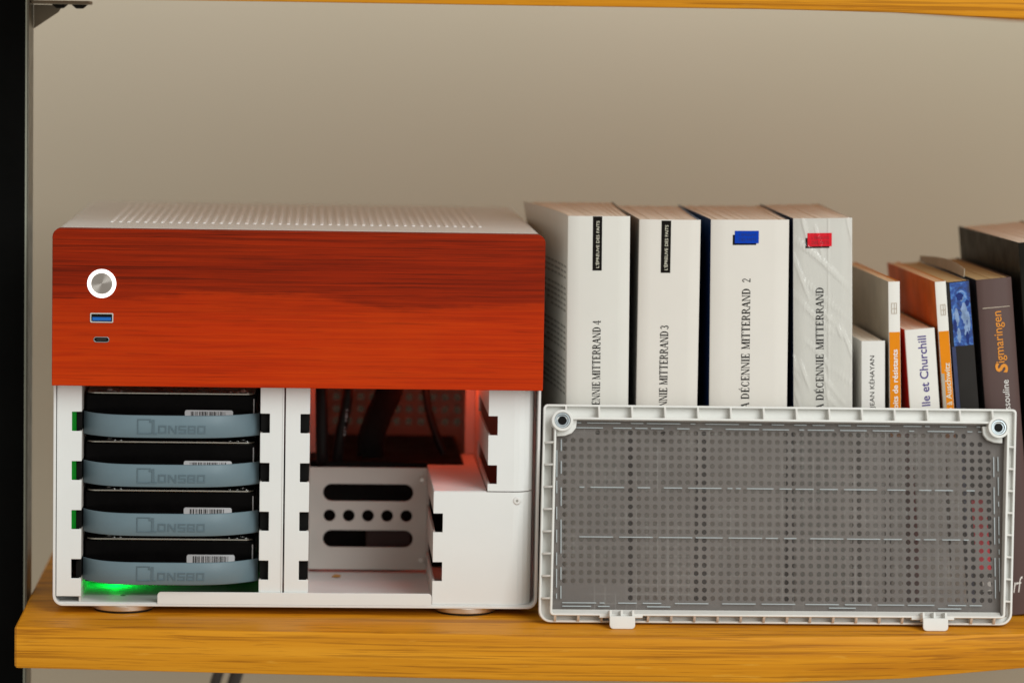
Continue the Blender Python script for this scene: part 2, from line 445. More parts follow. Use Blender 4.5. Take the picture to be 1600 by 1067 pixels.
def _arc(cx, cy, rx_, ry_, a0, a1, thin, thick, n=12):
    polys = []
    for i in range(n):
        q = []
        for a in (a0 + (a1 - a0) * i / n, a0 + (a1 - a0) * (i + 1) / n):
            ca, sa = math.cos(RAD(a)), math.sin(RAD(a)); w = thin + (thick - thin) * abs(ca)
            q.append(((cx + rx_ * ca, cy + ry_ * sa), (cx + (rx_ - w) * ca, cy + (ry_ - thin) * sa)))
        polys.append([q[0][0], q[1][0], q[1][1], q[0][1]])
    return polys
def _line(x0, y0, x1, y1, w): return [[(x0 - w/2, y0), (x0 + w/2, y0), (x1 + w/2, y1), (x1 - w/2, y1)]]
def _stem(x, w=0.20, s=0.08):
    return _line(x, 0, x, 1, w) + [[(x-w/2-s, 0), (x+w/2+s, 0), (x+w/2+s, .05), (x-w/2-s, .05)], [(x-w/2-s, .95), (x+w/2+s, .95), (x+w/2+s, 1), (x-w/2-s, 1)]]
def _bar(x0, x1, y, h=0.08): return [[(x0, y), (x1, y), (x1, y + h), (x0, y + h)]]
TH, TK = 0.085, 0.20
GLY = {
 'I': (0.40, _stem(.20)),
 'M': (1.06, _stem(.14, TH, .08) + _stem(.90) + _line(.16, 1, .50, 0, .15) + _line(.50, 0, .86, 1, TH)),
 'N': (0.90, _stem(.14, TH, .08) + _line(.76, 0, .76, 1, TH) + _bar(.64, .88, .95, .05) + _line(.17, 1, .73, 0, .16)),
 'T': (0.80, _stem(.40) + _bar(.04, .76, .945) + [[(.04, .72), (.07, .72), (.12, 1), (.04, 1)], [(.73, .72), (.76, .72), (.76, 1), (.68, 1)]]),
 'E': (0.74, _stem(.20) + _bar(.2, .66, .945) + _bar(.2, .68, 0) + _bar(.2, .52, .48) + [[(.62, .74), (.66, .74), (.66, 1), (.58, 1)], [(.65, .28), (.69, .28), (.68, 0), (.58, 0)], [(.5, .36), (.53, .36), (.53, .64), (.5, .64)]]),
 'R': (0.86, _stem(.20) + _bar(.2, .42, .945) + _bar(.2, .46, .46) + _arc(.40, .73, .30, .27, 90, -90, TH, TK) + _line(.80, 0, .46, .48, .15)),
 'A': (0.86, _line(.10, 0, .42, 1, TH) + _line(.74, 0, .44, 1, TK) + _bar(.22, .62, .32) + _bar(0, .22, 0) + _bar(.60, .88, 0)),
 'D': (0.90, _stem(.20) + _bar(.2, .42, .945) + _bar(.2, .42, 0) + _arc(.38, .5, .44, .5, 90, -90, TH, TK)),
 'C': (0.82, _arc(.44, .5, .38, .5, 52, 308, TH, TK, 18) + [[(.68, .66), (.72, .66), (.72, .98), (.66, .90)], [(.68, .34), (.72, .34), (.70, .06), (.64, .12)]]),
 'L': (0.70, _stem(.20) + _bar(.2, .64, 0) + [[(.61, .28), (.65, .28), (.64, 0), (.54, 0)]]),
 '2': (0.56, _arc(.27, .72, .23, .28, 175, -10, TH, .12) + _line(.10, .07, .46, .66, .10) + _bar(.04, .52, 0, .11)),
 '3': (0.56, _arc(.25, .74, .22, .26, 160, -90, TH, .13) + _arc(.25, .26, .25, .28, 90, -160, TH, .14)),
 '4': (0.60, _line(.40, 0, .40, 1, .12) + _line(.06, .28, .40, 1, .06) + _bar(.03, .57, .24, .07) + _bar(.28, .54, 0, .05)),
}
GLY['\u00c9'] = (GLY['E'][0], GLY['E'][1] + [[(.36, 1.08), (.42, 1.08), (.58, 1.28), (.46, 1.28)]])
def serif_mesh(s):
    x = 0.0; vs = []; fs = []; dep = []
    k = 0
    for ch in s:
        if ch == ' ': x += 0.34; continue
        w, polys = GLY[ch]
        for p in polys:
            fs.append(tuple(range(len(vs), len(vs) + len(p)))); vs += [(a + x, b) for a, b in p]
            dep += [k * 0.004] * len(p); k = (k + 1) % 9
        x += w + 0.03
    return [(a / x, b) for a, b in vs], fs, dep

def lettering(name, s, mat, parent, place, serif=False, bold=0.0, shear=0.0):
    """place(u, v, d) -> mm point; u runs 0..1 along the line, v 0..1 up the letter, d lifts it off the surface"""
    if serif: vs, fs, dep = serif_mesh(s)
    else:
        vs, fs = font_mesh(s, bold, shear); dep = [0] * len(vs)
    me = bpy.data.meshes.new(name)
    me.from_pydata([Vector(place(a, b, d)) * S for (a, b), d in zip(vs, dep)], [], fs)
    me.materials.append(MAT[mat]); me.update()
    o = bpy.data.objects.new(name, me); COL.objects.link(o); o.parent = parent
    return o
def up_spine(x0, x1, z0, z1, y):
    """reads from bottom to top: letter feet at x1, heads at x0"""
    return lambda u, v, d: (x1 + (x0 - x1) * v, y - d, z0 + (z1 - z0) * u)

# ------------------------------------------------------------------ the setting
w = MB().box(-1500, 2100, 600, 620, -1200, 1300).build('wall', 'wall')
w['kind'] = 'structure'; w['label'] = 'plain beige painted wall behind the shelves'

# ------------------------------------------------------------------ bookcase
def lerp_tab(tab, x):
    if x <= tab[0][0]: return tab[0][1]
    for (a, p), (b, q) in zip(tab, tab[1:]):
        if x <= b: return p + (q - p) * (x - a) / (b - a)
    return tab[-1][1]
case_shelf = root('bookcase', 'oak shelves on black steel uprights against the beige wall', 'bookcase', (-40, 90, -300))
def shelf(front, bottom, top, x0, x1, back, rise=0.0):
    m = MB(); xs = [x0, x0 + 1.2] + [x0 + 1.2 + (x1 - x0 - 1.2) * i / 48 for i in range(1, 49)]
    vs = []; prof = 8
    for i, x in enumerate(xs):
        yf = lerp_tab(front, x); zb = lerp_tab(bottom, x); e = 1.0 if i == 0 else 0.0
        r = 1.4
        pts = [(back, zb + e + rise), (yf + r + e, zb + e), (yf + 0.4 + e, zb + 0.4 + e), (yf + e, zb + r + e), (yf + e, top - r - e), (yf + 0.4 + e, top - 0.4 - e), (yf + r + e, top - e), (back, top - e)]
        vs += [(x, a, b) for a, b in pts]
    fs = []
    for i in range(len(xs) - 1):
        for j in range(prof):
            k = (j + 1) % prof
            fs.append((i*prof + j, i*prof + k, (i+1)*prof + k, (i+1)*prof + j))
    fs += [tuple(range(prof)), tuple(range(len(xs)*prof - 1, (len(xs)-1)*prof - 1, -1))]
    return m.add(vs, fs)
shelf([(-18, -31), (120, -40), (268, -47), (416, -48), (493, -43), (575, -30), (640, -26)],
      [(-18, -24.3), (120, -25.2), (268, -26.8), (416, -27.2), (493, -25.6), (575, -20.6), (640, -19)], 0, -18.2, 900, 446) \
      .build('shelf_board', 'oak', case_shelf, origin=(-40, 90, -300)).location = Vector((0, 0, 0))
shelf([(-18, -40), (900, -40)], [(-18, 359.6), (117, 360.2), (262, 360.5), (408, 361), (482, 360.5), (556, 357.9), (640, 353)], 388, -18.2, 900, 370, 6.0) \
      .build('shelf_board', 'oak', case_shelf, origin=(-40, 90, -300)).location = Vector((0, 0, 0))
O = (-40, 90, -300)
def cs(m, name, mat, parent=None, **k):
    o = m.build(name, mat, parent or case_shelf, origin=O, **k); o.location = (0, 0, 0); return o
post = cs(MB().box(-90, -21.4, 73, 106, -300, 700), 'post', 'post', bevel=0.5)
cs(MB().box(-21.3, -20.2, 74, 105.5, -300, 700), 'side_face_shading', 'post_side_shading', post, bevel=0.3)  # side-face shading painted as a paler strip on the post
cs(MB().box(-22.3, -21.2, 72.7, 74.2, -300, 700), 'edge_highlight', 'highlight_tone', post, bevel=0.2)  # bevel highlight painted as a pale line along the front edge
br = cs(MB().prism([(-20.0, 342.4), (-5.2, 352.6), (-2.5, 356.9), (-20.0, 356.9)], 'y', 104, 106.5), 'shelf_bracket', 'bracket', bevel=0.2)
cs(MB().box(-20.0, 14.6, 82, 116, 357.3, 359.4), 'bracket_plate', 'bracket', br, bevel=0.4)
for x in (-3.6, 8.2):
    cs(MB().cyl((x, 96, 357.2), 2.2, 5.0, -2.4, 0, 'z', 20), 'screw', 'black', br, bevel=0.5)

# ------------------------------------------------------------------ the computer case
case = root('computer_case', 'white computer case with a cherry wood front band, its lower front cover taken off', 'computer case', (143, 150, 0))
CO = Vector((143, 150, 0))
def cp(m, name, mat, parent=case, **k):
    o = m.build(name, mat, parent, origin=CO, **k); o.location = (0, 0, 0)
    return o
X0, X1, ZB, ZT = 0.2, 286.2, 4.8, 228.0
cp(MB().ring(rrect(X0, X1, ZB, ZT, 6, 8), rrect(X0 + 1.5, X1 - 1.5, ZB + 1.4, ZT - 1.4, 4.6, 8), 'y', 11.2, 300), 'outer_shell', 'white_satin', bevel=0.25)
cp(MB().box(X0 + 1.7, X1 - 1.7, 11.6, 13.2, 136.4, ZT - 1.6), 'front_plate', 'white_paint')
wood = cp(MB().prism(rrect(0.0, 286.4, 136.3, 227.9, (0.4, 0.4, 5.0, 5.0), 8), 'y', 0, 11.0), 'wood_panel', 'cherry', bevel=0.35)
# power button: glowing ring round a turned metal disc
bx, bz = 28.6, 196.1
n = 48
ro = [(bx + 8.35*math.cos(2*math.pi*i/n), bz + 8.35*math.sin(2*math.pi*i/n)) for i in range(n)]
ri = [(bx + 6.25*math.cos(2*math.pi*i/n), bz + 6.25*math.sin(2*math.pi*i/n)) for i in range(n)]
cp(MB().ring(ro, ri, 'y', -0.9, 0.3), 'button_ring', 'ring_glow', wood, bevel=0.2)
d = MB().cyl((0, 0, 0), 6.2, 6.2, -0.6, 0.3, 'y', 48).build('power_button', 'brushed', wood, bevel=0.2)
d.location = (Vector((bx, 0, bz)) - CO) * S
cp(MB().ring(rrect(22.0, 35.4, 173.3, 179.0, 0.7), rrect(22.7, 34.7, 174.0, 178.3, 0.4), 'y', -0.5, 0.3), 'usb_port', 'steel', wood, bevel=0.1)
cp(MB().box(22.6, 34.8, -0.06, 0.3, 173.9, 178.4), 'port_recess', 'black', wood)
cp(MB().box(23.3, 34.1, -0.35, 0.2, 174.5, 176.5), 'usb_tongue', 'usb_blue', wood, bevel=0.1)
cp(MB().ring(rrect(24.0, 33.2, 161.8, 165.1, 1.6), rrect(24.5, 32.7, 162.3, 164.6, 1.1), 'y', -0.4, 0.3), 'usb_c_port', 'zinc', wood, bevel=0.1)
cp(MB().prism(rrect(24.4, 32.8, 162.2, 164.7, 1.2), 'y', -0.05, 0.3), 'port_recess', 'black', wood)
cp(MB().box(25.8, 31.4, -0.3, 0.2, 163.1, 163.8), 'usb_tongue', 'cover_dark', wood)

# vents on the roof: raised bars for the slots, their lit walls painted brighter
vb = None
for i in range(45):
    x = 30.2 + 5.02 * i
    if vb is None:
        vb = MB().prism(rrect(-1.05, 1.05, 64, 268, 1.0, 4), 'z', 227.4, 228.5).build('vent_slot_bar', 'slot_lit_white', case, bevel=0.45, segs=3)
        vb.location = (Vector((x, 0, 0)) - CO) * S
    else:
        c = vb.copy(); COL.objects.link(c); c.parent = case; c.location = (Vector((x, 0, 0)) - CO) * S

# feet
for x in (40.6, 244.0):
    for y in (30, 268):
        f = cp(MB().cyl((x, y, 0), 18.2, 18.6, 1.4, 4.7, 'z', 56), 'foot', 'steel', bevel=0.35)
        cp(MB().cyl((x, y, 0), 17.0, 17.2, 0.05, 1.4, 'z', 48), 'rubber_pad', 'rubber', f)

# bay notches repeat every 29 mm
NZ = [(108.2, 119.6), (79.2, 90.4), (50.1, 61.4), (20.9, 32.3)]
def notched(x0, x1, z0, z1, side, depth, zs, y0=13.0, y1=14.3, name='mounting_plate'):
    """flat plate with rectangular bites in its left or right edge"""
    pts = []
    zs = sorted(zs)
    if side == 'R':
        pts = [(x0, z0), (x1, z0)]
        for a, b in zs: pts += [(x1, a), (x1 - depth, a), (x1 - depth, b), (x1, b)]
        pts += [(x1, z1), (x0, z1)]
    else:
        pts = [(x1, z0), (x1, z1), (x0, z1)]
        for a, b in reversed(zs): pts += [(x0, b), (x0 + depth, b), (x0 + depth, a), (x0, a)]
        pts += [(x0, z0)]
    return MB().prism(pts, 'y', y0, y1)
cp(notched(2.1, 16.6, 10.2, 136.1, 'R', 5.8, NZ), 'mounting_plate', 'white_paint', bevel=0.3)
cp(notched(121.0, 134.6, 6.6, 136.1, 'L', 5.6, NZ), 'mounting_plate', 'white_paint', bevel=0.3)
cp(MB().box(134.0, 135.0, 12.6, 22, 6.7, 136.0), 'plate_flange', 'white_paint', bevel=0.3)
cp(notched(135.9, 150.2, 6.6, 136.1, 'R', 5.6, NZ), 'mounting_plate', 'white_paint', bevel=0.3)
m = notched(255.6, 271.0, 74.9, 136.1, 'L', 5.4, NZ[:2])
def bend(m, z0, z1):
    prof = [(271.0, 13.0), (274, 13.4), (277, 14.6), (280, 17.0), (282.2, 21), (283.3, 30)]
    for (xa, ya), (xb, yb) in zip(prof, prof[1:]):
        m.hexa([(xa, ya, z0), (xb, yb, z0), (xb - .6, yb + 1.2, z0), (xa - .2, ya + 1.3, z0), (xa, ya, z1), (xb, yb, z1), (xb - .6, yb + 1.2, z1), (xa - .2, ya + 1.3, z1)])
    return m
cp(bend(m, 74.9, 136.1), 'side_cover_plate', 'white_paint', smooth=50)
m = notched(223.8, 271.0, 7.0, 74.3, 'L', 5.6, NZ[2:])
lr = cp(bend(m, 7.0, 74.3), 'side_cover_plate', 'white_paint', smooth=50)
cp(MB().cyl((273.2, 13.2, 69.4), 2.0, 2.6, -0.9, 0, 'y', 24), 'screw', 'white_satin', lr, bevel=0.3)
cp(MB().cyl((273.2, 12.3, 69.4), 0.8, 0.8, -0.06, 0.3, 'y', 12), 'screw_socket', 'ink_soft', lr)
# guide walls running back from the plates, slotted level with the notches
def guide(x, z0, z1, zs, y0=14.4, ys=122, ye=250, t=1.2, mat='inner_shaded_white', name='guide_wall'):
    m = MB(); m.box(x, x + t, ys, ye, z0, z1); edges = [z0]
    for a, b in sorted(zs): edges += [a, b]
    edges.append(z1)
    for i in range(0, len(edges), 2): m.box(x, x + t, y0, ys, edges[i], edges[i + 1])
    return cp(m, name, mat)
guide(15.3, 6.4, 136, NZ); guide(121.1, 6.4, 136, NZ)
guide(148.9, 6.4, 136, NZ)
guide(255.7, 75.0, 136, NZ[:2], ys=136, ye=187)
guide(223.9, 6.4, 73.2, NZ[2:], ys=124, ye=127)
# bottom: floor, front lip
cp(MB().box(1.9, 284.4, 12.4, 298, 6.25, 6.9), 'floor_plate', 'floor_white')
cp(MB().prism(rrect(61.6, 223.4, 6.3, 13.5, (0.1, 0.1, 2.2, 2.2)), 'y', 11.3, 12.4), 'front_lip', 'white_paint', bevel=0.2)
cp(MB().cyl((40.0, 36.0, 6.92), 1.6, 1.6, 0, 0.05, 'z', 16), 'floor_hole', 'ink')
# shelf of the corner box and the slotted plate behind the empty bays
cp(MB().prism([(223.9, 14.4), (255.5, 14.4), (255.5, 186), (247.2, 186), (247.2, 132), (223.9, 132)], 'z', 73.4, 74.6), 'corner_shelf', 'white_paint', bevel=0.3)
cu = bpy.data.curves.new('slotted', 'CURVE'); cu.dimensions = '2D'; cu.fill_mode = 'BOTH'; cu.extrude = 0.6 * S
def spl(pts):
    s = cu.splines.new('POLY'); s.points.add(len(pts) - 1); s.use_cyclic_u = True
    for p, (a, b) in zip(s.points, pts): p.co = (a * S, b * S, 0, 1)
spl([(150.3, 9.0), (223.7, 9.0), (223.7, 73.2), (150.3, 73.2)])
spl(rrect(158.8, 215.2, 52.0, 62.9, 5.4, 8)); spl(rrect(159.0, 215.3, 23.0, 33.8, 5.4, 8))
for i in range(5):
    cx = 163.0 + 12.0 * i
    spl([(cx + 3.75*math.cos(2*math.pi*k/24), 42.9 + 3.75*math.sin(2*math.pi*k/24)) for k in range(24)])
tmp = bpy.data.objects.new('slotted', cu); COL.objects.link(tmp)
dg = bpy.context.evaluated_depsgraph_get(); dg.update()
me = bpy.data.meshes.new_from_object(tmp.evaluated_get(dg)); bpy.data.objects.remove(tmp)
for v in me.vertices: v.co = (v.co.x - CO.x * S, (126 - CO.y) * S + v.co.z, v.co.y - CO.z * S)
me.materials.clear(); me.materials.append(MAT['inner_shaded_white']); bm_fix(me); me.name = 'slotted_plate'
sp = bpy.data.objects.new('slotted_plate', me); COL.objects.link(sp); sp.parent = case
for z in (66.0, 15.2):
    cp(MB().cyl((220.6, 125.3, z), 1.5, 1.9, -1.2, 0, 'y', 20), 'screw', 'steel', sp, bevel=0.3)
# dark works behind: drive backplane, power supply, perforated rear panel
cp(MB().box(150.6, 247.0, 150, 288, 7.2, 74.0), 'power_supply', 'black', bevel=1.0)
cp(MB().box(186, 214, 136, 149, 9, 33), 'circuit_board', 'pcb', bevel=0.4)
cp(MB().box(150.2, 154.2, 186, 188, 74.6, 136), 'inner_flange', 'inner_shaded_white')
cp(MB().box(249.8, 257.0, 186.2, 188, 74.7, 136), 'inner_flange', 'inner_shaded_white')
def perforated(m, xs0, zs0, px, pz, nx, nz, r, y, t, skip=lambda i, j: False):
    for i in range(nx):
        for j in range(nz):
            cx, cz = xs0 + px * i, zs0 + pz * j; hx, hz = px / 2, pz / 2
            sq = [(hx, 0), (hx, hz), (0, hz), (-hx, hz), (-hx, 0), (-hx, -hz), (0, -hz), (hx, -hz)]
            if skip(i, j):
                m.add([(cx + a, y, cz + b) for a, b in sq], [tuple(range(8))]); continue
            ci = [(r * math.cos(k * math.pi / 4), r * math.sin(k * math.pi / 4)) for k in range(8)]
            vs = [(cx + a, y, cz + b) for a, b in sq] + [(cx + a, y, cz + b) for a, b in ci] + [(cx + a, y + t, cz + b) for a, b in ci]
            fs = []
            for k in range(8):
                q = (k + 1) % 8
                fs += [(k, q, 8 + q, 8 + k), (8 + k, 8 + q, 16 + q, 16 + k)]
            m.add(vs, fs)
    return m
m = perforated(MB(), 151.5, 82.4, 8.15, 8.2, 14, 8, 2.75, 294.0, 1.2)
m.box(2.0, 147.3, 294, 295.2, 7, 226).box(261.7, 284.3, 294, 295.2, 7, 226).box(147.4, 261.6, 294, 295.2, 144, 226).box(147.4, 261.6, 294, 295.2, 7, 78.2)
cp(m, 'rear_panel', 'rear_steel')
cp(MB().box(150, 262, 120, 292, 150, 153), 'motherboard_tray', 'black')
cp(MB().box(18, 120, 200, 205, 8, 134), 'backplane', 'black')
for zr in NZ:                                         # black blocks added in the notches to keep them dark
    for xa_, xb_ in ((13.2, 16.4), (121.3, 127.2), (144.2, 150.0)):
        cp(MB().box(xa_, xb_, 17.5, 70, zr[0] - 0.8, zr[1] + 0.8), 'notch_block', 'black', bevel=0.3)
cp(MB().box(148, 261.5, 295.5, 296.0, 78.4, 143.8), 'rear_dimmer', 'rear_dimming')  # added sheet, dims the bright wall behind the rear holes
# status lights
cp(MB().cyl((33.5, 82, 20), 1.2, 0.9, 0, 1.6, 'z', 12), 'status_light', 'led_green')
for a, b in NZ[:3]:
    cp(MB().box(10.2, 12.7, 22, 24, a - 1, b + 1), 'notch_glow', 'notch_glow_green')  # glowing bars added for the green light in the notches
cp(MB().box(196, 206, 150, 156, 146, 149.5), 'status_light', 'led_red')
lamp('green_status_lamp', 'POINT', (33.5, 70, 13.8), 0.012, (0.0, 1.0, 0.06), radius=3.0)
lamp('red_board_lamp', 'POINT', (234, 154, 129), 0.048, (1.0, 0.075, 0.016), radius=6)
lamp('red_board_lamp', 'POINT', (166, 150, 134), 0.032, (1.0, 0.075, 0.016), radius=5)

# ------------------------------------------------------------------ hard drives with rubber pull straps
XS0, XS1 = 16.9, 120.4
def strap_y(x, yend=25.0, d=19.0):
    u = (x - (XS0 + XS1) / 2) / ((XS1 - XS0) / 2)
    p = 4.5 if u < 0 else 3.2
    return yend - d * (1 - abs(u) ** p)
def logo_strokes():
    """square emblem with a tall J cut into it, then angular O N S B O; (x0,x1,z0,z1) about the strap centre"""
    r = []
    r += [(49.4, 50.0, -4.4, 4.6), (50.0, 57.4, 4.1, 4.6), (50.0, 56.0, -4.4, -3.95)]
    r += [(58.0, 59.5, -3.6, 4.2), (56.4, 58.0, 2.6, 3.6), (56.2, 61.0, -4.4, -3.7)]
    z0, z1, t = -3.9, 0.9, 0.85
    def O_(x, w): return [(x, x + t, z0, z1), (x + w - t, x + w, z0, z1), (x + t, x + w - t, z1 - t, z1), (x + t, x + w - t, z0, z0 + t)]
    r += O_(61.8, 4.6)
    x = 67.6; r += [(x, x + t, z0, z1), (x + 4.0, x + 4.0 + t, z0, z1)] + [(x + t + .8 * k, x + t + .8 * k + .9, z1 - 1.6 - 1.05 * k, z1 - .4 - 1.05 * k) for k in range(4)]
    x = 73.6; r += [(x, x + 4.4, z1 - t, z1), (x, x + t, -1.5, z1 - t), (x, x + 4.4, -1.9, -1.1), (x + 4.4 - t, x + 4.4, z0, -1.9), (x, x + 4.4 - t, z0, z0 + t)]
    x = 79.0; r += O_(x, 4.5) + [(x + t, x + 4.5 - t, -1.9, -1.15)]
    r += O_(84.6, 4.6)
    return r
where = ['uppermost of the four, right under the wood band', 'second from the top of the stack, label almost hidden',
         'third from the top, wide barcode label above its strap', 'lowest, above the green glow']
for k in range(4):
    top = 129.6 - 29.0 * k; zc = 112.0 - 29.0 * k
    h = root('hard_drive', 'hard drive with grey-blue strap, ' + where[k], 'hard drive', (68.6, 95, top - 26), group='hard drives in the left bays')
    HO = Vector((68.6, 95, top - 26))
    def hp(m, name, mat, parent=h, **kw):
        o = m.build(name, mat, parent, origin=HO, **kw); o.location = (0, 0, 0); return o
    if k == 0:
        hp(MB().box(18.0, 118.2, 28, 170, top - 26, top - 0.9), 'drive_body', 'black_gloss', bevel=0.7)
        hp(MB().prism(rrect(18.6, 117.6, 27.8, 169, 5, 6), 'z', top - 0.85, top + 0.2), 'drive_cover', 'drive_metal', bevel=0.3, segs=3)
        for x, y, r in ((31.5, 37, 1.5), (34.8, 31, 0.8), (38.5, 31, 0.8), (103, 31, 0.8), (107.5, 31, 0.8), (110.5, 37, 1.5), (113, 31, 0.9)):
            dm = MB()
            for ra, rb, ha, hb in ((1, .92, 0, .38), (.92, .7, .38, .72), (.7, .38, .72, .93), (.38, .05, .93, 1)): dm.cyl((x, y, top + .15), r * ra * 1.3, r * rb * 1.3, ha * r, hb * r, 'z', 14, caps=False)
            hp(dm, 'screw', 'chrome', smooth=80)
        hp(MB().box(116.6, 117.2, 27.75, 28.1, top - 12, top - 3), 'edge_line', 'sticker')  # thin pale line up the drive's right front edge
        n = 40; m = MB(); vs = []; fs = []
        for i in range(n + 1):
            x = XS0 + (XS1 - XS0) * (0.5 - 0.5 * math.cos(math.pi * i / n)); y = strap_y(x)
            for a, b in ((0.35, -6.6), (0, -6.2), (0, 6.2), (0.35, 6.6), (1.6, 6.6), (1.6, -6.6)): vs.append((x, y + a, zc + b))
        for i in range(n):
            for j in range(6):
                j2 = (j + 1) % 6; fs.append((i*6 + j, i*6 + j2, (i+1)*6 + j2, (i+1)*6 + j))
        fs += [tuple(range(6)), tuple(range(n*6 + 5, n*6 - 1, -1))]
        m.add(vs, fs)
        m.box(XS0 + 0.2, XS0 + 1.6, 26, 60, zc - 5, zc + 5).box(XS1 - 1.6, XS1 - 0.2, 26, 60, zc - 5, zc + 5)
        st = hp(m, 'pull_strap', 'strap', smooth=60)
        m = MB()
        for (a, b, z0, z1) in logo_strokes():
            ya, yb = strap_y(a), strap_y(b)
            m.hexa([(a, ya - .35, zc + z0), (b, yb - .35, zc + z0), (b, yb + .3, zc + z0), (a, ya + .3, zc + z0), (a, ya - .35, zc + z1), (b, yb - .35, zc + z1), (b, yb + .3, zc + z1), (a, ya + .3, zc + z1)])
        hp(m, 'logo', 'strap_logo_shade', st, smooth=0)
        first = h; kids = [(o, [q for q in h.children_recursive if q.parent == o]) for o in h.children]
    else:
        for o, sub in kids:
            c = o.copy(); COL.objects.link(c); c.parent = h
            for q in sub:
                d = q.copy(); COL.objects.link(d); d.parent = c
    lz = (119.6, 89.3, 61.4, 33.2)[k]; lx = (76.2, 75.8, 76.0, 78.0)[k]
    lab = hp(MB().prism(rrect(lx, lx + 28.4, lz - 12, lz, 1.2, 4), 'y', 27.7, 28.05), 'barcode_label', 'sticker')
    m = MB(); x = lx + 3.6
    while x < lx + 24.5:
        wd = random.choice((0.25, 0.4, 0.4, 0.7)); m.box(x, x + wd, 27.62, 27.75, lz - 9, lz - 0.9); x += wd + random.choice((0.35, 0.5, 0.9))
    hp(m, 'barcode', 'ink', lab, smooth=0)

# ------------------------------------------------------------------ cables in the empty bays, crumb on the floor
def spline(p, n=14):
    out = []
    P = [Vector(q) for q in p]; P = [2*P[0] - P[1]] + P + [2*P[-1] - P[-2]]
    for i in range(1, len(P) - 2):
        for k in range(n):
            t = k / n; a, b, c, d = P[i-1], P[i], P[i+1], P[i+2]
            out.append(0.5 * ((2*b) + (c - a)*t + (2*a - 5*b + 4*c - d)*t*t + (3*b - a - 3*c + d)*t**3))
    out.append(P[-2]); return out
tag(MB().tube(spline([(157.5, 150, 149), (157.2, 140, 120), (157.6, 140, 97), (158, 142, 78), (158, 146, 75)]), 4.0, 14).build('power_cable', 'cable'),
    'thick straight black cable at the left edge of the empty bay', 'cable')
c2 = MB().tube(spline([(175, 158, 149), (173.8, 148, 120), (172.5, 148, 108), (169.5, 148, 92), (168, 150, 80), (168, 152, 75.5)]), 3.6, 14).build('power_cable', 'cable')
tag(c2, 'black cable with faint white print bending left in the empty bay', 'cable')
m = MB()
for i in range(13):
    z = 117.5 - i * 2.2
    if i in (4, 9): continue
    xx = 173.6 - (max(0, 108 - z)) * 0.10
    m.box(xx - 0.5, xx + 0.5 * random.random(), 144.2, 144.35, z, z + random.uniform(0.7, 1.5))
pr_ = m.build('cable_print', 'sticker', c2, smooth=0)
tag(MB().tube(spline([(206, 175, 149), (201, 165, 120), (193.5, 160, 102), (189, 158, 88), (188.5, 160, 75.8)]), 8.4, 16, 0.4).build('sleeved_cable', 'sleeve'),
    'wide flat black sleeved cable slanting down through the empty bay', 'cable')
tag(MB().tube(spline([(222.5, 185, 149), (224, 180, 116), (227, 178, 100), (231, 176, 88), (236, 175, 76)]), 2.6, 10).build('thin_cable', 'cable'),
    'thin black cable slanting right before the perforated rear panel', 'cable')
m = MB(); vs = []; fs = []
N1, N2 = 6, 10
for i in range(N1 + 1):
    for j in range(N2):
        a = math.pi * i / N1; b = 2 * math.pi * j / N2; r = 1 + 0.35 * math.sin(3*b + i) * math.sin(a)
        vs.append((167.6 + 2.6 * r * math.sin(a) * math.cos(b), 60 + 1.8 * r * math.sin(a) * math.sin(b), 8.0 + 1.05 * math.cos(a)))
for i in range(N1):
    for j in range(N2):
        fs.append((i*N2 + j, i*N2 + (j+1) % N2, (i+1)*N2 + (j+1) % N2, (i+1)*N2 + j))
cr = m.add(vs, fs).build('crumb', 'crumb'); cr.location = Vector((0.0, 46, 0)) * S
tag(cr, 'small brown crumb lying on the floor of the empty bay', 'crumb')

# ------------------------------------------------------------------ dust filter cover leaning on the books
TH_ = RAD(12.5)
fp = root('filter_cover', 'white plastic front cover seen from inside, grey dust mesh, leaning against the books', 'filter cover', (287.5, -18, 2.5), (-TH_, 0, 0))
def fb(m, name, mat, parent=fp, **k): return m.build(name, mat, parent, **k)
BL, TL, BR_, TR = -2.0, 0.6, 278.8, 283.6       # sides taper a little
def ex(u0, u1, z0, z1, r):
    """rounded outline whose sides follow the taper"""
    out = []
    w_ = 280.0
    for a, b in rrect(u0, u1, z0, z1, r):
        t = b / 128.0
        out.append((a + (1 - a / w_) * (BL + (TL - BL) * t) + (a / w_) * ((BR_ - w_) + (TR - BR_) * t), b))
    return out
fr = fb(MB().ring(ex(0, 280, 0, 128.5, (7, 7, 2.5, 2.5)), ex(7.5, 272.5, 6.0, 119.5, (2, 2, 2, 2)), 'y', 8.6, 11.0), 'frame', 'white_plastic', bevel=0.5)
fb(MB().ring(ex(6.2, 275.0, 3.9, 120.5, (2.2, 2.2, 2, 2)), ex(7.5, 273.6, 5.1, 119.2, (1.4, 1.4, 1.4, 1.4)), 'y', 0.0, 8.6), 'inner_rim', 'white_plastic', fr, bevel=0.3)
fb(MB().ring(ex(0.0, 280, 0.0, 128.5, (7, 7, 2.5, 2.5)), ex(1.3, 278.7, 1.3, 127.2, (6, 6, 1.5, 1.5)), 'y', 4.6, 8.6), 'outer_skirt', 'white_plastic', fr, bevel=0.3)
fb(MB().prism([(1.2, 4.9), (6.9, 7.7), (6.9, 4.9)], 'x', 6.0, 271.8), 'sloped_sill', 'white_plastic', fr)
rib = None
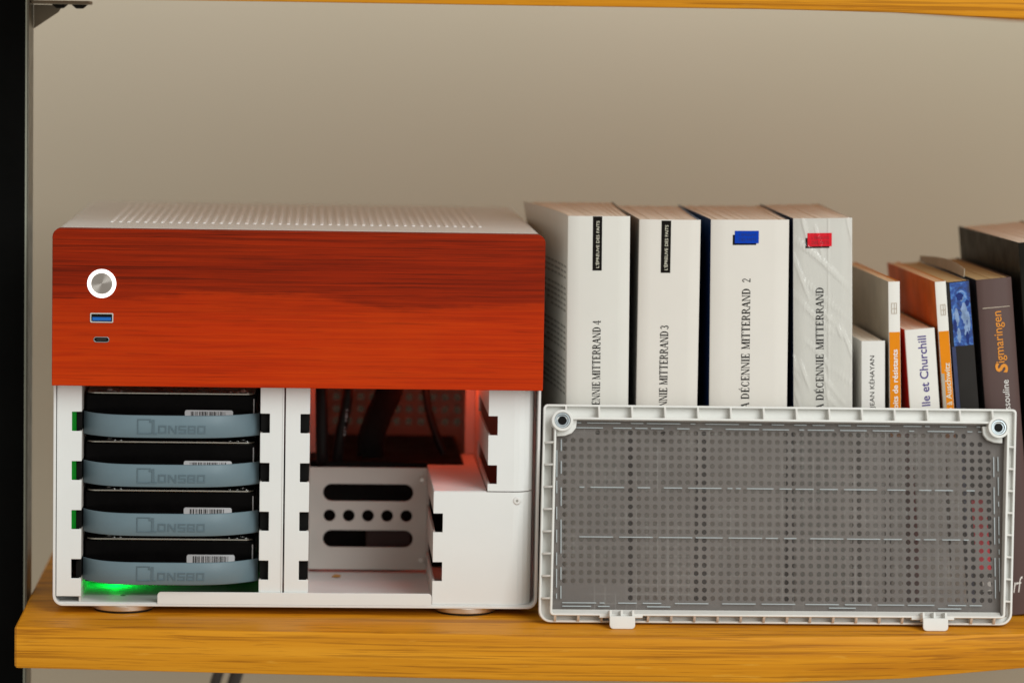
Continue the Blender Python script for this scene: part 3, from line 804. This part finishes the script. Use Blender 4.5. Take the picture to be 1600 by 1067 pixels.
def place_rib(m_or_none, u, v, rot):
    global rib
    if rib is None:
        rib = MB().add([(-.55, 0.6, 0), (.55, 0.6, 0), (.55, 8.6, 0), (-.55, 8.6, 0), (-.55, 3.6, 1), (.55, 3.6, 1), (.55, 8.6, 1), (-.55, 8.6, 1)],
                       [(0,3,2,1),(4,5,6,7),(0,1,5,4),(1,2,6,5),(2,3,7,6),(3,0,4,7)])
        o = rib.build('rib', 'white_plastic', fp); rib = o
    else:
        o = rib.copy(); COL.objects.link(o); o.parent = fp
    o.location = Vector((u, 0, v)) * S; o.rotation_euler = (0, rot, 0)
    return o
for i in range(14):                                   # top edge: rib grows upwards from the rim
    place_rib(None, 13.8 + 19.6 * i, 120.4, 0).scale = (1, 1, 6.9)
for i in range(20):                                   # bottom edge
    u = 7.5 + 13.7 * i
    if 36 < u < 58 or 222 < u < 242: continue
    place_rib(None, u, 4.0, math.pi).scale = (1.2, 1, 3.3)
for i in range(8):
    v = 14.0 + 13.1 * i; t = v / 128
    place_rib(None, 6.3 + BL + (TL - BL) * t, v, -math.pi / 2).scale = (1, 1, 5.0)
    place_rib(None, 275.0 + (BR_ - 280) + (TR - BR_) * t, v, math.pi / 2).scale = (1, 1, 3.7)
# corner sockets
for u, v in ((11.3, 118.4), (271.4, 116.9)):
    n = 32
    def circ(r): return [(u + r*math.cos(2*math.pi*i/n), v + r*math.sin(2*math.pi*i/n)) for i in range(n)]
    b = fb(MB().ring(circ(6.4), circ(4.7), 'y', -1.6, 9.0), 'corner_socket', 'white_plastic', bevel=0.3)
    fb(MB().ring(circ(4.65), circ(3.4), 'y', -0.9, 8.0), 'metal_sleeve', 'zinc', b, bevel=0.3)
    fb(MB().ring(circ(3.4), circ(2.5), 'y', 0.1, 8.0), 'sleeve_step', 'zinc', b, bevel=0.2)
    fb(MB().cyl((u, -0.2, v), 2.5, 2.5, 0, 1, 'y', 24), 'socket_bore', 'black', b)
    s = 1 if u < 100 else -1
    fb(MB().prism([(u - s*3, v + 1), (u + s*9.0, v + 1), (u + s*8.4, v - 4), (u + s*6, v - 7), (u + s*2, v - 8.6), (u - s*3, v - 9)], 'y', 3.4, 6.6), 'socket_gusset', 'white_plastic', b, bevel=0.4)
# steel sheet with rows of round holes, nylon weave in front of it
PX, PZ = 4.87, 4.88
m = perforated(MB(), 13.5, 112.4 - 20 * PZ, PX, PZ, 53, 21, 1.55, 8.4, 0.5, lambda i, j: (j < 2 and i < 8) or (j == 20 and (i < 4 or i > 49)) or (j >= 19 and i > 51))
xa, xb = 13.5 - PX/2, 13.5 + PX * 52.5; za, zb = 112.4 - 20.5 * PZ, 112.4 + PZ / 2
m.box(5.5, xa, 8.4, 8.8, 5.2, 121).box(xb, 276.4, 8.4, 8.8, 5.2, 121).box(xa, xb, 8.4, 8.8, 5.2, za).box(xa, xb, 8.4, 8.8, zb, 121)
fb(m, 'perforated_sheet', 'perf', smooth=0)
m = MB(); vs = []; fs = []
nx, nz = 60, 26
for j in range(nz + 1):
    for i in range(nx + 1):
        a0, b = 7.6 + 265.8 * i / nx, 6.6 + 112.4 * j / nz; t_ = b / 128.0
        a = a0 + (1 - a0 / 280) * (BL + (TL - BL) * t_) + (a0 / 280) * ((BR_ - 280) + (TR - BR_) * t_)
        edge = min(i, nx - i, j, nz - j) / 3.0
        vs.append((a, 7.3 + 0.35 * math.sin(i * 0.9 + 1.3 * math.sin(j * 0.5)) * math.sin(j * 0.7 + i * 0.11) * min(1, edge), b))
for j in range(nz):
    for i in range(nx):
        q = j * (nx + 1) + i; fs.append((q, q + 1, q + nx + 2, q + nx + 1))
fb(m.add(vs, fs), 'dust_mesh', 'filter')
def weld_row(us, v, vert=False):
    for a, b in us:
        m = MB()
        if vert: m.box(v - 0.32, v + 0.32, 6.55, 6.95, a, b)
        else: m.box(a, b, 6.55, 6.95, v - 0.32, v + 0.32)
        fb(m, 'weld_bead', 'weld', bevel=0.12)
def dashes(a, b):
    out = []; u = a
    while u < b:
        l = random.choice((3.0, 7.5, 11, 16, 20)); out.append((u, min(b, u + l))); u += l + random.choice((2.0, 3.5, 6.0, 8.0))
    return out
weld_row(dashes(20, 262), 117.8); weld_row(dashes(20, 266), 114.9)
weld_row(dashes(22, 258), 79.7); weld_row(dashes(22, 258), 50.4)
weld_row(dashes(12, 262), 11.6); weld_row([(12, 29), (33, 40), (62, 76), (170, 186), (235, 249)], 9.6)
weld_row(dashes(14, 108), 8.6, True); weld_row(dashes(14, 108), 11.2, True)
weld_row(dashes(16, 100), 269.6, True); weld_row(dashes(20, 100), 272.2, True)
# clips that hook into the case
for u0 in (38.6, 223.2):
    c = fb(MB().prism(rrect(u0, u0 + 15, -4.2, 3.4, (2.4, 2.4, 0.4, 0.4)), 'y', -8.6, -7.2), 'clip', 'white_plastic', bevel=0.4)
    m = MB().box(u0 + 0.6, u0 + 14.4, -7.2, 5.0, 1.6, 3.0)
    for q in (0.1, 6.6, 13.3): m.box(u0 + q, u0 + q + 1.3, -7.0, 7.0, 3.0, 6.8)
    fb(m, 'clip_arm', 'white_plastic', c, bevel=0.2)
    fb(MB().box(u0 - 5.2, u0 + 20.2, -0.3, 7.0, 2.6, 4.2), 'clip_base', 'white_plastic', c, bevel=0.3)

# ------------------------------------------------------------------ books
def book(label, x0, w, H, D, lean, mats, bl=0.0, br=0.0, y=26.0, group='books standing in a row', pages='pages', bulge=0.3, curl=0.0, yaw=0.0):
    """mats: spine, left cover, right cover. bl/br: how far the back corners swing out"""
    r = root('book', label, 'book', (x0, y, 0.15), (0, -lean, yaw), group)
    n = 10; m = MB(); vs = []; fs = []
    zs = [H * q / 9 for q in range(10)]
    for z in zs:
        for i in range(n + 1):
            t = i / n; e = 0.7 if i in (0, n) else (0.12 if i in (1, n - 1) else 0.0)
            tt = t if 1 < i < n - 1 else (0.0 if i == 0 else 1.0 if i == n else (0.018 if i == 1 else 0.982))
            vs.append((w * tt, -bulge * math.sin(math.pi * tt) + e + (random.uniform(-0.06, 0.06) if 1 < i < n - 1 else 0), z))
        for i in range(n, -1, -1):
            vs.append((0.5 + (w - 1.0) * i / n, 1.1, z))
    k = 2 * (n + 1)
    for a in range(len(zs) - 1):
        for i in range(k):
            j = (i + 1) % k; fs.append((a*k + i, a*k + j, (a+1)*k + j, (a+1)*k + i))
    fs += [tuple(range(k)), tuple(range(len(zs)*k - 1, (len(zs)-1)*k - 1, -1))]
    m.add(vs, fs).build('spine', mats[0], r, smooth=50)
    for side, mt in ((0, mats[1]), (1, mats[2])):
        m = MB(); vs = []; fs = []; ny = 10
        for a, z in enumerate((0, H * 0.5, H * 0.9, H)):
            for i in range(ny + 1):
                t = i / ny; yy = 0.75 + (D - 0.75) * t
                off = (bl if side == 0 else br) * t ** 1.4
                if side == 0 and a == 3: off -= curl * t ** 2
                xo = (off if side == 0 else w + off); th = 0.5 if side == 0 else -0.5
                vs += [(xo, yy, z), (xo + th, yy, z)]
        k = 2 * (ny + 1)
        for a in range(3):
            for i in range(ny):
                q = a*k + 2*i
                fs += [(q, q + 2, q + 2 + k, q + k), (q + 1, q + 3, q + 3 + k, q + 1 + k)]
            fs += [(a*k, a*k + 1, a*k + 1 + k, a*k + k), (a*k + k - 2, a*k + k - 1, a*k + 2*k - 1, a*k + 2*k - 2)]
        for i in range(ny):
            q = 2 * i; fs.append((q, q + 1, q + 3, q + 2)); q += 3 * k; fs.append((q, q + 1, q + 3, q + 2))
        m.add(vs, fs).build('cover', mt, r, smooth=60)
    m = MB(); ns = max(6, int(w / 1.6)); zt = []
    for i in range(ns):
        za = H - 0.35 - random.random() * 0.45
        for (ta, tb) in ((0.0, 0.34), (0.34, 0.68), (0.68, 1.0)):
            P = []
            for t, tq in ((i / ns, ta), ((i + 1) / ns, ta), ((i + 1) / ns, tb), (i / ns, tb)):
                yy = 1.15 + (D - 2.5) * tq; xl = 0.55 + bl * tq ** 1.4; xr = w - 0.55 + br * tq ** 1.4
                P.append((xl + (xr - xl) * t, yy))
            m.hexa([(a, b, 0.6) for a, b in P] + [(a, b, za) for a, b in P])
    m.build('page_block', pages, r, smooth=0)
    return r
def flat(r, name, mat, x0, x1, z0, z1, y=-0.42, t=0.1):
    return MB().box(x0, x1, y, y + t + 0.2, z0, z1).build(name, mat, r, smooth=0)
FR = 'LA D\u00c9CENNIE'
def mitterrand(r, x0, x1, num, zn, zm, zd):
    if num: lettering('spine_title', num, 'ink', r, up_spine(x0, x1, zn[0], zn[1], -0.45), serif=True)
    lettering('spine_title', 'MITTERRAND', 'ink', r, up_spine(x0, x1, zm[0], zm[1], -0.45), serif=True)
    lettering('spine_title', 'D\u00c9CENNIE', 'ink', r, up_spine(x0, x1, zd[0], zd[1], -0.45), serif=True)
    lettering('spine_title', 'LA', 'ink', r, up_spine(x0, x1, zd[0] - 8.6, zd[0] - 1.8, -0.45), serif=True)
def black_band(r, x0, x1, z0, z1):
    b = flat(r, 'series_band', 'ink', x0, x1, z0, z1)
    lettering('series_name', "L'\u00c9PREUVE DES FAITS", 'ink_cream', b, up_spine(x0 + 1.65, x1 - 1.65, z0 + 1.6, z1 - 2.6, -0.5), bold=0.004)
def colour_tag(r, x0, x1, z0, z1, mat, inkm):
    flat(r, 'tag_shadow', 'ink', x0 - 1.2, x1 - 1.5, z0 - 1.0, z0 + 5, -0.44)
    b = flat(r, 'series_tag', mat, x0, x1, z0, z1, -0.52)
    for s, za in (("L'\u00c9PREUVE", z0 + 4.2), ('DES FAITS', z0 + 1.2)):
        lettering('series_name', s, inkm, b, (lambda u, v, d, za=za: (x0 + 2.5 + (x1 - x0 - 4.0) * u, -0.58, za + 2.0 * v)))

BIG = 'thick cream paperbacks of one series'
b1 = book('thick cream paperback with black band and title number 4, beside the computer case', 303.6, 37.0, 237.6, 162, 0.0098, ('cover_white', 'cover_white', 'cover_dark'), bl=-12.5, br=4, group=BIG, curl=4.0)
mitterrand(b1, 15.3, 20.0, '4', (173.0, 175.9), (140.4, 172.0), (115.6, 139.2)); black_band(b1, 14.8, 20.3, 205.3, 237.4)
m = MB()
for k in range(24):                                   # printed blurb on its back cover
    z = 206 - k * 3.3
    if k in (3, 9, 10, 16): continue
    for q in range(random.randint(5, 9)):
        t0 = 8 + q * 14 + random.random() * 2; x = -12.5 * (t0 / 162) ** 1.4; x2 = -12.5 * ((t0 + 11) / 162) ** 1.4
        m.hexa([(x - .08, t0, z), (x + .3, t0, z), (x2 + .3, t0 + 11, z), (x2 - .08, t0 + 11, z), (x - .08, t0, z + 1.3), (x + .3, t0, z + 1.3), (x2 + .3, t0 + 11, z + 1.3), (x2 - .08, t0 + 11, z + 1.3)])
m.build('blurb', 'ink_soft', b1, smooth=0)
b2 = book('thick cream paperback with black band and title number 3, creased top corner', 344.6, 36.6, 236.2, 162, 0.0036, ('cover_white_b', 'cover_white', 'cover_sky'), bl=-1, br=5, group=BIG)
mitterrand(b2, 13.6, 18.4, '3', (170.9, 173.6), (137.8, 170.2), (112, 136.2)); black_band(b2, 13.2, 18.9, 204.6, 235.6)
b3 = book('thick cream paperback with a blue tag and title number 2, the widest of the row', 389.6, 46.8, 236.6, 165, 0.0135, ('cover_white_b', 'cover_blue', 'cover_blue'), bl=-1.5, br=6, group=BIG)
mitterrand(b3, 19.0, 23.9, '2', (199.3, 201.9), (159.4, 196.0), (129.4, 157.1)); colour_tag(b3, 14.3, 28.6, 222.6, 230.0, 'label_blue', 'ink_navy')
b4 = book('thick cream paperback with a red tag, still in creased shrink wrap', 442.2, 35.4, 238.0, 162, 0.028, ('cover_white', 'cover_blue', 'cover_white'), bl=2, br=4, group=BIG)
mitterrand(b4, 13.4, 18.0, None, None, (159.6, 197.2), (129.0, 157.2)); colour_tag(b4, 8.5, 23.0, 221.3, 229.2, 'label_red', 'ink_maroon')
# shrink wrap: a thin wrinkled skin over the spine and the top edge
m = MB(); vs = []; fs = []; nu, nv = 84, 150
wr = [(random.uniform(0, 36), random.uniform(0, 238), random.uniform(4, 16), random.uniform(0.35, 0.9), random.uniform(-1.3, -0.15)) for _ in range(52)]
for j in range(nv + 1):
    for i in range(nu + 1):
        x = -0.3 + 36.0 * i / nu; z = 0.4 + 238.4 * j / nv
        y = -0.95
        for (cx, cz, ln, wd, sl) in wr:
            dz = z - cz
            if abs(dz) < ln:
                dx = (x - cx) - sl * dz
                if abs(dx) < 3 * wd: y -= 0.75 * math.exp(-(dx / wd) ** 2) * (1 - (dz / ln) ** 2)
        y -= 0.45 * math.exp(-((x - 21.5) / 0.5) ** 2) * (1 if z > 120 else 0)
        vs.append((x, y, z))
for j in range(nv):
    for i in range(nu):
        q = j * (nu + 1) + i; fs.append((q, q + 1, q + nu + 2, q + nu + 1))
m.add(vs, fs).build('shrink_wrap', 'wrap', b4, smooth=80)

SM = 'smaller books leaning left at the end of the row'
kh = book('low white book with a black author name up its spine, shortest of the row', 483.0, 14.4, 165.4, 112, 0.028, ('cover_kh', 'cover_kh', 'cover_dark'), group=SM)
lettering('spine_title', 'JEAN K\u00c9HAYAN', 'ink', kh, up_spine(4.4, 8.7, 125.0, 156.6, -0.45))
og = book('narrow upright book, spine white above and orange below, white title', 501.4, 7.0, 201.2, 165, 0.039, ('cover_ch', 'cover_paper', 'cover_orange'), group=SM, pages='pages_tan', bulge=0.15)
flat(og, 'spine_band', 'cover_orange', 0.35, 6.7, 108, 171.0, -0.3)
lettering('spine_title', 'roits de r\u00e9sistants', 'ink_white', og, up_spine(1.9, 5.2, 123.0, 160.6, -0.45), bold=0.02)
def emblem(r, x0, x1, z0, z1):
    m = MB(); t = 0.3
    for a, b, c, d in ((x0, x1, z0, z0 + t), (x0, x1, z1 - t, z1), (x0, x1, (z0 + z1) / 2 - t, (z0 + z1) / 2), (x0, x0 + t, z0, z1), (x1 - t, x1, z0, z1), ((x0 + x1) / 2, (x0 + x1) / 2 + t, z0, z1)):
        m.box(a, b, -0.42 - random.random() * 0.02, -0.2, c, d)
    m.build('emblem', 'ink_faint', r, smooth=0)
emblem(og, 1.7, 5.0, 182, 188.5)
ch = book('white book with purple title and red front cover, leaning between orange spines', 520.8, 18.2, 173.0, 125, 0.096, ('cover_ch', 'cover_red', 'cover_dark'), group=SM)
lettering('spine_title', 'lle et Churchill', 'ink_purple', ch, up_spine(7.4, 12.6, 126.5, 168.8, -0.45), bold=0.012)
au = book('slim leaning book with orange cover, spine cream above and orange below', 541.2, 6.7, 202.2, 165, 0.097, ('cover_ch', 'cover_rust', 'cover_orange'), group=SM, pages='pages_tan', bulge=0.15)
flat(au, 'spine_band', 'cover_orange', 0.35, 6.4, 108, 172.4, -0.3)
flat(au, 'spine_patch', 'cover_paper', 0.3, 2.0, 120, 147.0, -0.36)
lettering('spine_title', 'o \u00e0 Auschwitz', 'ink_cream', au, up_spine(2.2, 5.6, 123.5, 153.4, -0.45), bold=0.015)
emblem(au, 2.4, 5.4, 182, 188.5)
bl_ = book('leaning dark book with a blue photograph at the head of its spine', 550.2, 14.0, 202.2, 165, 0.107, ('cover_grey', 'cover_navy', 'cover_navy'), group=SM, pages='pages_old')
flat(bl_, 'spine_picture', 'picture', 1.8, 13.4, 163.6, 201.8, -0.34)
flat(bl_, 'side_strip', 'cover_navy', 0.3, 2.6, 1, 163.4, -0.33)
flat(bl_, 'red_mark', 'print_red', 5.0, 13.8, 26.0, 70.0, -0.34)
flat(bl_, 'white_mark', 'ink_white', 8.0, 13.0, 14.0, 22.0, -0.34)
# pale figures in the printed photograph
m = MB()
for (cx, cz, rx_, rz_) in ((8.0, 192.5, 1.9, 2.2), (9.3, 183, 2.6, 6.5), (4.6, 181, 1.8, 5.5), (9.8, 172.5, 1.6, 5.0), (5.2, 170, 1.5, 4.5), (11.6, 178, 1.2, 6)):
    m.prism([(cx + 0.72 * rx_ * math.cos(a * math.pi / 8) * (1 + .3 * math.sin(3 * a)), cz + rz_ * math.sin(a * math.pi / 8)) for a in range(16)], 'y', -0.40 - cx * 0.002, -0.3)
m.build('printed_figure', 'print_pale', bl_, smooth=0)
m = MB()
for (cx, cz, rx_, rz_) in ((7.2, 193.2, 2.2, 2.4), (10.2, 168, 1.0, 4), (3.4, 176, .9, 4), (11.5, 189, 1.2, 2)):
    m.prism([(cx + rx_ * math.cos(a * math.pi / 8) * (1 + .2 * math.sin(2 * a)), cz + rz_ * math.sin(a * math.pi / 8)) for a in range(16)], 'y', -0.45 - cx * 0.002, -0.3)
m.build('printed_shadow', 'ink_navy', bl_, smooth=0)
sg = book('leaning grey-brown book with an orange title, right of the blue photograph', 567.6, 21.4, 203.8, 168, 0.104, ('cover_brown', 'cover_dark', 'cover_brown'), group=SM, pages='pages_old', bulge=1.0)
lettering('spine_title', 'igmaringen', 'ink_orange', sg, up_spine(8.4, 15.2, 153.2, 184.2, -1.3), bold=0.004)
lettering('spine_title', 'S', 'ink_orange', sg, up_spine(7.6, 15.2, 147.0, 153.0, -1.25), bold=0.035, shear=0.15)
lettering('spine_title', 'Assouline', 'ink_white', sg, up_spine(11.0, 15.0, 120.6, 142.6, -1.25))
lettering('publisher_mark', 'nrf', 'ink_white', sg, lambda u, v, d: (5.0 + 10.0 * u, -1.25, 13.5 + 9.5 * v), shear=0.35)
MB().box(2.5, 19.0, -1.1, -0.6, 186.4, 186.8).build('crease', 'ink_faint', sg)
bk = book('tall black hardback at the right edge, taller than the books beside it', 594.0, 38, 226.5, 170, 0.1, ('cover_black', 'cover_black', 'cover_black'), group=SM, bl=-3, bulge=1.0)
# loose dust-jacket flap standing up over the tops of the small books
m = MB(); vs = []
for i in range(9):
    t = i / 8
    x = 541.8 + 1.2 * math.sin(t * 5); y = 40 + 140 * t; h = 5.5 * (0.7 + 0.5 * math.sin(t * 3.0 + .4))
    vs += [(x, y, 203.6), (x + 0.2, y, 203.6 + h), (x + 0.5, y, 203.6 + h), (x + 0.4, y, 203.6)]
fs = []
for i in range(8):
    for j in range(4):
        k = (j + 1) % 4; fs.append((i*4 + j, i*4 + k, i*4 + 4 + k, i*4 + 4 + j))
tag(m.add(vs, fs + [(0, 1, 2, 3), (35, 34, 33, 32)]).build('paper_slip', 'cover_paper'), 'torn brownish paper slip sticking up from the dark book with the photograph', 'paper slip')

# ------------------------------------------------------------------ cables under the shelf
for i, (x, r) in enumerate(((92, 3.4), (104, 4.2))):
    tag(MB().tube(spline([(x + 16, 196, -28), (x + 8, 200, -52), (x - 4, 205, -90), (x - 10, 210, -150), (x - 6, 220, -300)]), r, 12).build('hanging_cable', 'hanging'),
        ['thinner dark cable hanging under the lower shelf', 'thicker dark cable hanging under the lower shelf, right of the thin one'][i], 'cable', 'cables under the shelf')
